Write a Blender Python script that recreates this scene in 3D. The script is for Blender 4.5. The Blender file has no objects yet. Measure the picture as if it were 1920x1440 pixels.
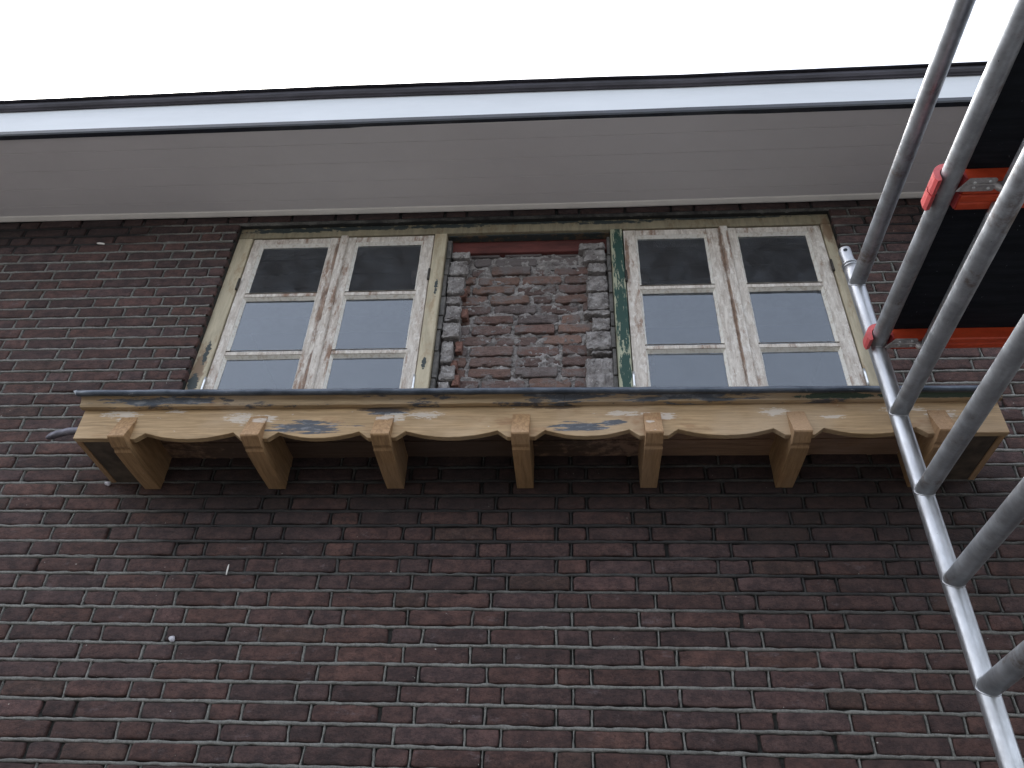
import bpy, bmesh, math, random
import numpy as np
from mathutils import Vector, Matrix

# ------------------------------------------------------------------ camera, world, sun, exposure
SC = bpy.context.scene
COL = SC.collection
F, PIT, ROL, YAW = 1514.63, 0.66671, 0.044706, -0.091564
CAM = Vector((0.0, -2.5757, -2.0149))
fw = Vector((math.sin(YAW)*math.cos(PIT), math.cos(YAW)*math.cos(PIT), math.sin(PIT)))
r0 = Vector((math.cos(YAW), -math.sin(YAW), 0)); u0 = r0.cross(fw)
rr = r0*math.cos(ROL)+u0*math.sin(ROL); uu = -r0*math.sin(ROL)+u0*math.cos(ROL)
cd = bpy.data.cameras.new('camera'); cam = bpy.data.objects.new('camera', cd); COL.objects.link(cam)
cam.matrix_world = Matrix(((rr.x, uu.x, -fw.x, CAM.x), (rr.y, uu.y, -fw.y, CAM.y), (rr.z, uu.z, -fw.z, CAM.z), (0, 0, 0, 1)))
cd.sensor_width = 36; cd.lens = F/1920*36; cd.clip_start = 0.05; cd.clip_end = 500
SC.camera = cam

SUN_EL, SUN_AZ = 58, 128            # azimuth measured from straight in front of the wall, towards its left
w = bpy.data.worlds.new("World"); SC.world = w; w.use_nodes = True
nt = w.node_tree; nt.nodes.clear()
out = nt.nodes.new('ShaderNodeOutputWorld'); bg = nt.nodes.new('ShaderNodeBackground')
sky = nt.nodes.new('ShaderNodeTexSky'); sky.sky_type = 'NISHITA'; sky.sun_disc = False
sky.sun_elevation = math.radians(SUN_EL); sky.sun_rotation = math.radians(180+SUN_AZ)   # the glow lies where the lamp shines from
sky.air_density = 1.0; sky.dust_density = 4.0; sky.ozone_density = 1.0
hs = nt.nodes.new('ShaderNodeHueSaturation'); hs.inputs['Saturation'].default_value = 0.40
nt.links.new(sky.outputs[0], hs.inputs['Color']); nt.links.new(hs.outputs[0], bg.inputs[0])
bg.inputs[1].default_value = 0.15
nt.links.new(bg.outputs[0], out.inputs[0])

sl = bpy.data.lights.new('sun', 'SUN'); sl.energy = 0.6; sl.angle = math.radians(35); sl.color = (1, .97, .93)
so = bpy.data.objects.new('sun', sl); COL.objects.link(so)
sd = Vector((-math.sin(math.radians(SUN_AZ))*math.cos(math.radians(SUN_EL)), -math.cos(math.radians(SUN_AZ))*math.cos(math.radians(SUN_EL)), math.sin(math.radians(SUN_EL))))
so.location = (-4, -8, 10); so.rotation_euler = (-sd).to_track_quat('-Z', 'Y').to_euler()

SC.view_settings.view_transform = 'Standard'; SC.view_settings.look = 'None'
SC.view_settings.exposure = 1.92; SC.view_settings.gamma = 1

rnd = random.Random(7); nr = np.random.default_rng(11)

# ------------------------------------------------------------------ node helpers
class NT:
    def __init__(s, name):
        s.m = bpy.data.materials.new(name); s.m.use_nodes = True
        s.t = s.m.node_tree; s.t.nodes.clear()
        s.o = s.t.nodes.new('ShaderNodeOutputMaterial')
        s.b = s.t.nodes.new('ShaderNodeBsdfPrincipled')
        s.t.links.new(s.b.outputs[0], s.o.inputs[0])
        g = s.t.nodes.new('ShaderNodeNewGeometry'); s.pos = g.outputs['Position']
    def L(s, a, b): s.t.links.new(a, b)
    def put(s, sock, v):
        if isinstance(v, bpy.types.NodeSocket): s.L(v, sock)
        elif isinstance(v, tuple) and len(v) == 3 and sock.type == 'RGBA': sock.default_value = (*v, 1)
        else: sock.default_value = v
    def mapping(s, scale=(1, 1, 1), loc=(0, 0, 0)):
        n = s.t.nodes.new('ShaderNodeMapping'); n.inputs['Scale'].default_value = scale; n.inputs['Location'].default_value = loc
        s.L(s.pos, n.inputs[0]); return n.outputs[0]
    def noise(s, scale=1., stretch=(1, 1, 1), detail=4, rough=.6, loc=(0, 0, 0), dist=0.):
        n = s.t.nodes.new('ShaderNodeTexNoise'); n.inputs['Scale'].default_value = scale
        n.inputs['Detail'].default_value = detail; n.inputs['Roughness'].default_value = rough; n.inputs['Distortion'].default_value = dist
        s.L(s.mapping(stretch, loc), n.inputs['Vector']); return n.outputs[0]
    def math(s, op, a, b=0., c=0., clamp=False):
        n = s.t.nodes.new('ShaderNodeMath'); n.operation = op; n.use_clamp = clamp
        s.put(n.inputs[0], a); s.put(n.inputs[1], b)
        if op in ('MULTIPLY_ADD',): s.put(n.inputs[2], c)
        return n.outputs[0]
    def ramp(s, v, lo, hi, a=0., b=1.):
        n = s.t.nodes.new('ShaderNodeMapRange'); n.clamp = True; n.interpolation_type = 'SMOOTHSTEP'
        s.put(n.inputs[0], v); n.inputs[1].default_value = lo; n.inputs[2].default_value = hi
        n.inputs[3].default_value = a; n.inputs[4].default_value = b; return n.outputs[0]
    def mix(s, f, a, b, mode='MIX'):
        n = s.t.nodes.new('ShaderNodeMixRGB'); n.blend_type = mode
        s.put(n.inputs[0], f); s.put(n.inputs[1], a); s.put(n.inputs[2], b); return n.outputs[0]
    def attr(s, name):
        n = s.t.nodes.new('ShaderNodeAttribute'); n.attribute_name = name; return n.outputs['Color']
    def bump(s, h, dist=.002, strength=1.):
        n = s.t.nodes.new('ShaderNodeBump'); n.inputs['Distance'].default_value = dist; n.inputs['Strength'].default_value = strength
        s.L(h, n.inputs['Height']); s.L(n.outputs[0], s.b.inputs['Normal'])
    def blotch(s, spots, edge=.35, nscale=30, stretch=(1, 1, 1.6), namp=1.5, gain=1.0):
        """ragged patches: each spot is (cx, cz, rx, rz) in metres on the facade"""
        nz = s.noise(nscale, stretch, 5, .7)
        acc = None
        sep = s.t.nodes.new('ShaderNodeSeparateXYZ'); s.L(s.pos, sep.inputs[0])
        for (cx, cz, rx, rz) in spots:
            dx = s.math('DIVIDE', s.math('SUBTRACT', sep.outputs[0], cx), rx)
            dz = s.math('DIVIDE', s.math('SUBTRACT', sep.outputs[2], cz), rz)
            q = s.math('ADD', s.math('MULTIPLY', dx, dx), s.math('MULTIPLY', dz, dz))
            q = s.math('SUBTRACT', 1.0, q)
            acc = q if acc is None else s.math('MAXIMUM', acc, q)
        v = s.math('MULTIPLY_ADD', s.math('SUBTRACT', nz, .5), namp*2, acc)
        return s.ramp(v, 0., edge, 0., gain)
    def set(s, col=None, rough=None, metal=None, spec=None):
        if col is not None: s.put(s.b.inputs['Base Color'], col)
        if rough is not None: s.put(s.b.inputs['Roughness'], rough)
        if metal is not None: s.b.inputs['Metallic'].default_value = metal
        if spec is not None: s.b.inputs['Specular IOR Level'].default_value = spec
        return s

# ---- brick
n = NT('dark_brick')
c = n.attr('col')
c = n.mix(n.ramp(n.noise(17, (1, 1, 1.6), 7, .74), .36, .66), n.mix(1., c, (.70, .68, .70), 'MULTIPLY'), n.mix(1., c, (1.66, 1.50, 1.40), 'MULTIPLY'))
c = n.mix(n.ramp(n.noise(95, (1, 1, 1.3), 5, .8, (4, 2, 1)), .48, .66, 0, .75), c, n.mix(1., c, (.42, .40, .40), 'MULTIPLY'))
c = n.mix(n.ramp(n.noise(130, (1, 1, 1), 4, .8, (3, 9, 1)), .60, .70, 0, .5), c, n.mix(1., c, (2.2, 2.0, 1.95), 'MULTIPLY'))
bloom = n.ramp(n.noise(9, (1, 1, 2.2), 8, .78, (9, 1, 3)), .57, .68, 0, .62)
c = n.mix(bloom, c, (.135, .105, .110))
c = n.mix(n.ramp(n.noise(75, (1, 1, 1), 2, .5, (2, 7, 3)), .755, .775), c, (.42, .40, .36))
soot_shade = n.blotch([(-.15, -.42, 1.80, .30), (-1.2, -.45, .62, .34), (.9, -.50, .95, .36)], 1.2, 5, (1, 1, 1.4), .45)  # shade under the canopy painted into the brick colour, together with soot
c = n.mix(n.math('MULTIPLY', soot_shade, .62), c, (.014, .012, .013))
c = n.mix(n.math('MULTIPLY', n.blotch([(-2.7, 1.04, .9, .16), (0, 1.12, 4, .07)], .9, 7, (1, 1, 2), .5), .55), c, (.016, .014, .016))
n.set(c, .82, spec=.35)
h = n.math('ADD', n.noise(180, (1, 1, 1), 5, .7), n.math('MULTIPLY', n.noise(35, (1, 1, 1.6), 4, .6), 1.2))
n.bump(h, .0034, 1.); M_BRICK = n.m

def mortar_mat(name, light, dark):
    n = NT(name)
    c = n.mix(n.ramp(n.noise(7, (1, 1, 2), 8, .76), .38, .62), light, tuple(v*.62 for v in light))
    c = n.mix(n.ramp(n.noise(110, (1, 1, 1), 4, .75), .45, .66, 0, .8), c, tuple(v*.42 for v in light))
    # grime below the canopy plus the canopy's shade, painted into the mortar colour
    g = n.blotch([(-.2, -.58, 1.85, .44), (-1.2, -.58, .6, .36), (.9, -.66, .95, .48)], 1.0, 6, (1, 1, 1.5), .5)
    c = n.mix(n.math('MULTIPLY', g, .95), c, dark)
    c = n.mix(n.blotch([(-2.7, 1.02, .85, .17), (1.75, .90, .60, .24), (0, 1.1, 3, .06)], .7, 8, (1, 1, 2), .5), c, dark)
    n.set(c, .9, spec=.25)
    n.bump(n.noise(160, (1, 1, 1), 5, .75), .004, 1.)
    return n.m
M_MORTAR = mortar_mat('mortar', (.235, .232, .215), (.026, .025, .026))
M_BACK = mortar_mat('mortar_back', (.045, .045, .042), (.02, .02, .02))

# ---- wood of canopy
def canopy_wood(name, base=(.40, .272, .145), paint=None, white=None, dark=None, green=None, noisyblue=0., along='x'):
    n = NT(name)
    gs = (.5, 6, 9) if along == 'x' else (8, .6, 6)
    grain = n.noise(10, gs, 6, .62, dist=.5)
    c = n.mix(n.ramp(grain, .33, .68), tuple(v*.74 for v in base), tuple(min(1, v*1.16) for v in base))
    c = n.mix(n.ramp(n.noise(2.6, (1, 1, 1.5), 3, .6, (3, 0, 1)), .42, .66, 0, .75), c, (base[0]*1.12, base[1]*1.22, base[2]*1.5))
    c = n.mix(n.ramp(n.noise(5.5, (1, 1, 2), 4, .6, (7, 0, 5)), .60, .74, 0, .6), c, (.25, .12, .055))
    c = n.mix(n.ramp(n.noise(60, (.16, 2, 4) if along == 'x' else (3, .2, 2.4), 4, .75, (2, 2, 9)), .46, .68, 0, .45), c, tuple(v*.55 for v in base))
    # knots
    v = n.t.nodes.new('ShaderNodeTexVoronoi'); v.inputs['Scale'].default_value = 5; n.L(n.mapping((1, 1, 1.35), (2.2, 0, .3)), v.inputs['Vector'])
    c = n.mix(n.ramp(v.outputs['Distance'], .02, .075, .75, 0.), c, (.13, .062, .03))
    # thin remains of white paint everywhere, denser on given patches
    c = n.mix(n.ramp(n.noise(38, (.5, 1, 1.5), 6, .75, (1, 3, 8)), .675, .70, 0, .7), c, (.62, .60, .56))
    # hairline cracks along the grain
    c = n.mix(n.ramp(n.noise(30, (.12, 1, 3.2), 5, .8, (5, 5, 5)), .70, .72, 0, .8), c, (.05, .03, .018))
    if noisyblue: c = n.mix(n.ramp(n.noise(9, (.55, 1, 3.2), 6, .72, (8, 3, 0)), .56-noisyblue, .62-noisyblue, 0, .92), c, (.045, .052, .068))
    if paint: c = n.mix(n.blotch(paint, .4, 26, (.30, 1, 3.4), 3.2, .95), c, n.mix(n.ramp(n.noise(50, (.4, 1, 2), 4, .7), .5, .66), (.062, .075, .095), (.19, .20, .22)))
    if white:
        sy = n.t.nodes.new('ShaderNodeSeparateXYZ'); n.L(n.pos, sy.inputs[0]); front = n.ramp(sy.outputs[1], -.298, -.285, 1., 0.)
        c = n.mix(n.math('MULTIPLY', front, n.blotch([(a_, b_, c_*.75, d_*.7) for a_, b_, c_, d_ in white], .4, 60, (.38, 1, 2.2), 4.6, .62)), c, (.62, .58, .53))
    if dark: c = n.mix(n.blotch(dark, .6, 30, (.8, 1, 1.6), 1.2, .8), c, (.05, .035, .028))
    if green: c = n.mix(n.blotch(green, .2, 45, (.6, 1, 1.6), 1.8), c, (.045, .07, .05))
    n.set(c, n.ramp(grain, .3, .7, .72, .56), spec=.4)
    n.bump(n.math('ADD', grain, n.math('MULTIPLY', n.noise(90, (.4, 1, 2), 4, .7), .5)), .0012, .7)
    return n.m
M_FASCIA = canopy_wood('stripped_pine_board',
    paint=[(-.93, -.40, .16, .026), (.03, -.405, .09, .024), (.14, -.392, .045, .014), (-.66, -.335, .07, .018)],
    white=[(-1.63, -.335, .09, .02), (-1.60, -.36, .05, .016), (-1.42, -.325, .04, .012), (-1.17, -.36, .08, .032), (-1.08, -.36, .05, .02),
           (-.51, -.352, .085, .022), (-.62, -.36, .05, .03), (.18, -.352, .10, .014), (.32, -.365, .06, .02), (.70, -.35, .07, .022), (.88, -.375, .06, .012), (1.12, -.345, .1, .014), (1.24, -.37, .06, .03)],
    dark=[(-.65, -.325, .12, .014), (-.05, -.322, .1, .01)])
M_BRACKET = canopy_wood('stripped_pine_bracket', (.34, .205, .10), white=[(-1.10, -.372, .04, .018), (-.65, -.365, .05, .02), (.27, -.40, .02, .01)], along='y')
M_MOULD = canopy_wood('stripped_pine_moulding', (.33, .235, .135), noisyblue=.015,
    paint=[(-1.45, -.298, .26, .016), (.0, -.300, .16, .020), (.42, -.300, .24, .018)], green=[(.9, -.308, .14, .008), (1.25, -.308, .22, .007)])
M_UNDER = canopy_wood('old_brown_plank', (.30, .18, .11), dark=[(-.7, -.33, 1, .1)])

# ---- window frame wood (yellowish undercoat) and sash wood (greyish stripped)
def frame_wood(name, base, dark, green=None, gr=(.012, .048, .036)):
    n = NT(name)
    g = n.noise(11, (5, 5, .6), 6, .65, dist=.4)
    c = n.mix(n.ramp(g, .3, .7), tuple(v*.80 for v in base), tuple(v*1.12 for v in base))
    c = n.mix(n.ramp(n.noise(9, (1.6, 1, .6), 7, .76, (3, 1, 7)), .50, .66, 0, .7), c, (base[0]*.62, base[1]*.48, base[2]*.38))
    c = n.mix(n.ramp(n.noise(34, (1, 1, .6), 4, .7, (1, 6, 2)), .70, .73, 0, .9), c, (.035, .05, .035))
    c = n.mix(n.blotch([(-1.60, .13, .035, .14), (1.21, .95, .03, .12)], .8, 20, (1.5, 1, .7), 1.6, .8), c, (.15, .085, .045))
    if dark: c = n.mix(n.blotch(dark, .3, 34, (.7, 1, 1.6), 3.0), c, (.035, .045, .045))
    if green:
        c = n.mix(n.blotch(green, .12, 34, (2.8, 1, .45), 3.4), c, gr)
    n.set(c, .6, spec=.4); n.bump(g, .001, .7); return n.m
M_FRAME = frame_wood('yellow_undercoat_wood', (.44, .385, .275),
    [(-1.605, .07, .022, .05), (-1.59, .24, .012, .07), (-.62, .16, .01, .03), (-.61, .62, .008, .05)])
M_FRAME_GREEN = frame_wood('half_stripped_green_wood', (.32, .325, .23), None,
    [(.235, .80, .028, .22), (.232, .42, .03, .24), (.23, .10, .022, .12)])
M_HEADF = frame_wood('dirty_undercoat_wood', (.245, .215, .145),
    [(-1.35, 1.035, .26, .020), (-1.0, 1.037, .35, .018), (-.60, 1.037, .25, .015), (-.2, 1.045, .5, .010), (.2, 1.035, .2, .012), (.7, 1.045, .4, .008)])
M_HEAD = frame_wood('dark_head_wood', (.10, .075, .05), [(-.2, .99, .5, .02)])

n = NT('stripped_sash_wood')
g = n.noise(12, (4.5, 4.5, .8), 6, .7, dist=.6)
c = n.mix(n.ramp(g, .3, .7), (.38, .33, .285), (.66, .615, .555))
c = n.mix(n.ramp(n.noise(6, (2.6, 2, .5), 8, .76, (3, 1, 7)), .52, .64, 0, .9), c, (.20, .105, .06))
c = n.mix(n.ramp(n.noise(34, (1.3, 1, .8), 7, .8, (1, 3, 8)), .54, .64, 0, .55), c, (.25, .185, .13))
c = n.mix(n.ramp(n.noise(26, (1.3, 1, .7), 7, .8, (7, 7, 2)), .52, .60, 0, .5), c, (.74, .72, .68))
c = n.mix(n.ramp(n.noise(50, (1.4, 1, .5), 5, .8, (6, 3, 2)), .66, .69, 0, .8), c, (.07, .045, .03))
rust = n.blotch([(.712, .80, .016, .24), (.712, .40, .008, .5), (.745, .85, .008, .12), (-1.122, .88, .012, .2), (-1.128, .5, .018, .25), (-1.12, .12, .012, .16), (.272, .75, .012, .22)], .9, 26, (1.8, 1, .55), 1.7, .9)
c = n.mix(rust, c, n.mix(n.ramp(n.noise(30, (2, 1, .6), 5, .7), .4, .6), (.11, .06, .04), (.24, .15, .10)))
n.set(c, .62, spec=.4); n.bump(n.math('ADD', g, n.noise(70, (2, 2, .7), 5, .7)), .0012, .8); M_SASH = n.m

n = NT('putty'); c = n.mix(n.ramp(n.noise(60, (1, 1, 1), 3, .6), .45, .7), (.78, .75, .69), (.60, .54, .46))
n.set(c, .7); M_PUTTY = n.m

def plain(name, col, rough=.5, metal=0., var=.12, scale=20, bump=.0, spec=.5, stretch=(1, 1, 1)):
    n = NT(name)
    c = n.mix(n.ramp(n.noise(scale, stretch, 5, .65), .32, .68), tuple(max(0, v*(1-var)) for v in col), tuple(min(1, v*(1+var)) for v in col))
    n.set(c, rough, metal, spec)
    if bump: n.bump(n.noise(scale*6, stretch, 4, .7), bump, .8)
    return n.m
M_WHITE = plain('white_painted_board', (.66, .69, .72), .42, var=.035, scale=4, stretch=(.4, 1, 2), bump=.0004)
M_SOFFIT = plain('grey_white_soffit_paint', (.60, .57, .575), .55, var=.03, scale=3, stretch=(.7, 1, 1), bump=.0006)
M_TRIM = plain('soffit_trim_paint', (.68, .65, .61), .5, var=.05, scale=5)
M_BLACK = plain('black_drip_metal', (.018, .022, .032), .34, var=.3, scale=8)
M_GUTTER = plain('dark_zinc', (.05, .047, .058), .42, .35, .35, 9, .0006, stretch=(.4, 1, 2))
M_SILVER = plain('bright_hinge_metal', (.72, .74, .75), .35, .8, .08)
M_HINGE = plain('dark_hinge', (.05, .045, .04), .5, .5, .3)
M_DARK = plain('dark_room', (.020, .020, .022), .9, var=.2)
M_REDWOOD = plain('red_primer_timber', (.10, .026, .022), .7, var=.35, scale=14, bump=.001, stretch=(.4, 1, 2))
M_BLOCK = plain('dark_packing_wood', (.10, .095, .09), .8, var=.4, scale=30, bump=.001)
M_STUB = plain('cut_lead_pipe', (.16, .155, .18), .42, .5, .3, 30)
M_BLOB = plain('pale_plug', (.42, .41, .44), .6, var=.4, scale=60, bump=.002)

M_ENDBAY = plain('sooty_board', (.065, .048, .034), .8, var=.5, scale=9, bump=.001)
n = NT('lead_sheet')
c = n.mix(n.ramp(n.noise(14, (.5, 1, 1), 6, .7), .35, .65), (.035, .045, .062), (.10, .115, .14))
c = n.mix(n.ramp(n.noise(60, (.4, 1, 1), 4, .7), .66, .72, 0, .35), c, (.4, .42, .45))
n.set(c, n.ramp(n.noise(20, (.5, 1, 1)), .3, .7, .28, .5), .55); n.bump(n.noise(16, (.8, 1, 1), 3), .002, .6); M_LEAD = n.m

# scaffold metal: worn galvanised / aluminium, scratches across the tube
def tube_metal(name, col, rough, brown):
    n = NT(name)
    c = n.mix(n.ramp(n.noise(16, (1, 1, .35), 6, .7), .35, .68), tuple(v*.78 for v in col), tuple(min(1, v*1.12) for v in col))
    c = n.mix(n.ramp(n.noise(7, (1, 1, 1), 6, .75, (5, 2, 2)), .55, .70, 0, brown), c, (.17, .115, .08))
    c = n.mix(n.ramp(n.noise(48, (1, 1, 2.2), 4, .75, (9, 9, 1)), .70, .725, 0, .85), c, (.055, .05, .05))
    c = n.mix(n.ramp(n.noise(55, (1.4, .4, 1), 3, .7, (3, 8, 1)), .735, .75, 0, .8), c, (.8, .8, .8))
    n.L(n.ramp(n.noise(30, (1, 1, .5), 4, .7), .3, .7, rough-.08, rough+.12), n.b.inputs['Roughness'])
    n.set(c, None, .85); n.bump(n.noise(40, (1, 1, 1), 5, .7), .0009, .6); return n.m
M_STANDARD = tube_metal('bright_aluminium_tube', (.42, .43, .45), .36, .12)
M_RUNG = tube_metal('dull_aluminium_tube', (.41, .43, .455), .50, .75)

n = NT('red_rail_paint')
c = n.mix(n.ramp(n.noise(13, (.5, 1, 1), 5, .7), .35, .68), (.42, .045, .015), (.60, .075, .025))
c = n.mix(n.ramp(n.noise(30, (.6, 1, 1), 5, .75, (2, 2, 2)), .60, .70, 0, .6), c, (.13, .04, .03))
n.set(c, .45); M_RED = n.m
M_CLAW = plain('pink_red_plastic', (.50, .075, .075), .42, var=.12, scale=25, bump=.0006)
M_PLATE = plain('riveted_alu_plate', (.48, .46, .46), .45, .5, .25, 40, .0008)
n = NT('black_plywood'); c = n.mix(n.ramp(n.noise(18, (.3, 3, 1), 6, .75), .35, .7), (.006, .0075, .011), (.014, .017, .023))
c = n.mix(n.ramp(n.noise(120, (1, 1, 1), 2, .5), .74, .76), c, (.12, .13, .15))
n.set(c, .8, spec=.2); M_PLY = n.m

# glass : thin pane, physically clear with a film of dust
n = NT('window_glass'); t = n.t
t.nodes.remove(n.b)
fr = t.nodes.new('ShaderNodeFresnel'); fr.inputs['IOR'].default_value = 2.25
gl = t.nodes.new('ShaderNodeBsdfGlossy'); gl.inputs['Roughness'].default_value = .012; gl.inputs['Color'].default_value = (.86, .93, 1, 1)
tr = t.nodes.new('ShaderNodeBsdfTransparent'); tr.inputs['Color'].default_value = (.72, .78, .79, 1)
df = t.nodes.new('ShaderNodeBsdfDiffuse'); df.inputs['Color'].default_value = (.40, .45, .52, 1)
m1 = t.nodes.new('ShaderNodeMixShader'); n.L(fr.outputs[0], m1.inputs[0]); n.L(tr.outputs[0], m1.inputs[1]); n.L(gl.outputs[0], m1.inputs[2])
m2 = t.nodes.new('ShaderNodeMixShader'); n.L(n.ramp(n.noise(12, (1, 1, 1), 7, .78), .35, .70, .01, .09), m2.inputs[0])
n.L(m1.outputs[0], m2.inputs[1]); n.L(df.outputs[0], m2.inputs[2]); n.L(m2.outputs[0], n.o.inputs[0])
bp = t.nodes.new('ShaderNodeBump'); bp.inputs['Distance'].default_value = .0006; bp.inputs['Strength'].default_value = .25
n.L(n.noise(3, (1, 1, 1), 2), bp.inputs['Height']); n.L(bp.outputs[0], gl.inputs['Normal']); M_GLASS = n.m

n = NT('rough_old_brick')
c = n.attr('col')
c = n.mix(n.ramp(n.noise(45, (1, 1, 1.3), 6, .7), .36, .66), c, n.mix(1., c, (1.4, 1.35, 1.35), 'MULTIPLY'))
smear = n.ramp(n.noise(11, (1, 1, 1.4), 6, .75, (2, 1, 9)), .50, .60, 0, .85)
c = n.mix(smear, c, (.165, .145, .14))
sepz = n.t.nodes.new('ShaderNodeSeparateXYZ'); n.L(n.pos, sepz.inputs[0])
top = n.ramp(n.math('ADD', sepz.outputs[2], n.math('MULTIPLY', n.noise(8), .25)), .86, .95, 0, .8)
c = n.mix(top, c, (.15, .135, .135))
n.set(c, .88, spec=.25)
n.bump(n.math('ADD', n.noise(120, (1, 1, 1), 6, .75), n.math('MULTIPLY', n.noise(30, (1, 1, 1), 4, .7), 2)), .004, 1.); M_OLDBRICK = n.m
n = NT('rough_lime_mortar')
c = n.mix(n.ramp(n.noise(14, (1, 1, 1.3), 6, .72), .35, .68), (.17, .155, .15), (.37, .35, .34))
c = n.mix(n.ramp(n.noise(70, (1, 1, 1), 4, .7, (3, 3, 3)), .62, .66, 0, .7), c, (.55, .54, .52))
c = n.mix(n.ramp(n.noise(40, (1, 1, 1), 4, .7, (8, 3, 1)), .60, .68, 0, .7), c, (.055, .045, .045))
n.set(c, .95, spec=.15)
n.bump(n.math('ADD', n.noise(90, (1, 1, 1), 6, .75), n.math('MULTIPLY', n.noise(25, (1, 1, 1), 4, .7), 2)), .006, 1.); M_LUMP = n.m

n = NT('street_paving')
bt = n.t.nodes.new('ShaderNodeTexBrick'); bt.inputs['Scale'].default_value = 1; bt.inputs['Brick Width'].default_value = .3; bt.inputs['Row Height'].default_value = .3
bt.inputs['Mortar Size'].default_value = .006; bt.inputs['Color1'].default_value = (.085, .083, .080, 1); bt.inputs['Color2'].default_value = (.105, .102, .098, 1); bt.inputs['Mortar'].default_value = (.06, .06, .055, 1)
n.L(n.pos, bt.inputs['Vector'])
c = n.mix(n.ramp(n.noise(3), .3, .7, 0, .4), bt.outputs[0], (.07, .07, .065)); n.set(c, .9); M_PAVE = n.m

# ------------------------------------------------------------------ object helpers
def tag(o, label=None, cat=None, group=None, kind=None):
    if label: o['label'] = label
    if cat: o['category'] = cat
    if group: o['group'] = group
    if kind: o['kind'] = kind
    return o
def empty(name, loc=(0, 0, 0)):
    o = bpy.data.objects.new(name, None); o.location = loc; o.empty_display_size = .2; COL.objects.link(o); return o
def link(name, me, mat, parent=None):
    o = bpy.data.objects.new(name, me)
    for m in (mat if isinstance(mat, (list, tuple)) else [mat]): me.materials.append(m)
    COL.objects.link(o)
    if parent is not None:
        o.parent = parent
        # all meshes are modelled in world coordinates: undo the parents' offsets
        off = Vector((0, 0, 0)); q = parent
        while q is not None: off += q.location; q = q.parent
        o.location = -off
    return o
def from_bm(name, bm, mat, parent=None, smooth=False):
    bmesh.ops.recalc_face_normals(bm, faces=bm.faces)
    me = bpy.data.meshes.new(name); bm.to_mesh(me); bm.free()
    if smooth:
        for p in me.polygons: p.use_smooth = True
    return link(name, me, mat, parent)
def add_box(bm, x0, x1, y0, y1, z0, z1, bev=0.0015, seg=1):
    vs = [bm.verts.new((x, y, z)) for x in (x0, x1) for y in (y0, y1) for z in (z0, z1)]
    fs = [(0, 1, 3, 2), (4, 6, 7, 5), (0, 4, 5, 1), (2, 3, 7, 6), (0, 2, 6, 4), (1, 5, 7, 3)]
    faces = [bm.faces.new([vs[i] for i in f]) for f in fs]
    if bev > 0:
        es = list({e for f in faces for e in f.edges})
        r = bmesh.ops.bevel(bm, geom=es, offset=bev, segments=seg, affect='EDGES', profile=.6)
    return vs
def box(name, x0, x1, y0, y1, z0, z1, mat, parent=None, bev=.0015):
    bm = bmesh.new(); add_box(bm, x0, x1, y0, y1, z0, z1, bev); return from_bm(name, bm, mat, parent)
def long_extrude(bm, prof, xs, wob=.0, closed=True, seed=0):
    """sweep a y,z profile along x through stations xs, with a small irregularity; prof may be a function of x"""
    R = random.Random(seed); rings = []
    for x in xs:
        P = prof(x) if callable(prof) else prof
        dy, dz = R.uniform(-wob, wob), R.uniform(-wob, wob)
        rings.append([bm.verts.new((x, y+dy, z+dz)) for y, z in P])
    n_ = len(rings[0])
    for a, b in zip(rings, rings[1:]):
        for i in range(n_ if closed else n_-1):
            j = (i+1) % n_; bm.faces.new((a[i], a[j], b[j], b[i]))
    if closed: bm.faces.new(rings[0]); bm.faces.new(rings[-1][::-1])
def tube_mesh(bm, a, b, r, seg=32, rings=None, ends=True, wob=0., inner=None):
    a = Vector(a); b = Vector(b); d = (b-a); Ln = d.length; d.normalize()
    up = Vector((0, 0, 1)) if abs(d.z) < .9 else Vector((1, 0, 0))
    s = d.cross(up).normalized(); t = s.cross(d)
    k = rings or max(2, int(Ln/.08)); prev = None; first = None
    for i in range(k+1):
        cpt = a+d*Ln*i/k; rad = r*(1+rnd.uniform(-wob, wob))
        ring = [bm.verts.new(cpt+s*math.cos(q)*rad+t*math.sin(q)*rad) for q in (2*math.pi*j/seg for j in range(seg))]
        if prev:
            for j in range(seg): bm.faces.new((prev[j], prev[(j+1) % seg], ring[(j+1) % seg], ring[j]))
        else: first = ring
        prev = ring
    if ends and inner is None: bm.faces.new(first[::-1]); bm.faces.new(prev)
    if inner:   # open pipe end with wall thickness at b
        i1 = [bm.verts.new(b+s*math.cos(q)*inner+t*math.sin(q)*inner) for q in (2*math.pi*j/seg for j in range(seg))]
        i2 = [bm.verts.new(b-d*.25+s*math.cos(q)*inner+t*math.sin(q)*inner) for q in (2*math.pi*j/seg for j in range(seg))]
        for j in range(seg):
            jn = (j+1) % seg
            bm.faces.new((prev[j], prev[jn], i1[jn], i1[j])); bm.faces.new((i1[j], i1[jn], i2[jn], i2[j]))
        bm.faces.new(first[::-1]); bm.faces.new(i2)
def xs_range(a, b, step=.05):
    k = max(1, int(round((b-a)/step))); return [a+(b-a)*i/k for i in range(k+1)]

# ------------------------------------------------------------------ ground
bm = bmesh.new(); G = -3.6
vs = [bm.verts.new(v) for v in ((-150, -150, G), (150, -150, G), (150, 150, G), (-150, 150, G))]; bm.faces.new(vs)
tag(from_bm('ground', bm, M_PAVE), kind='structure')

# ------------------------------------------------------------------ the house
house = empty('brick_house', (0, 0, G))
tag(house, 'dark brick house front with a white-edged flat roof overhang and a stripped timber window canopy', 'house')
H = .0625
WX0, WX1, WTOP = -4.4, 3.4, 1.10
FX0, FX1, FTOP = -1.632, 1.232, 1.054          # opening for the window frame
def zt(k): return -k*H                           # height of bed joint k

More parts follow.
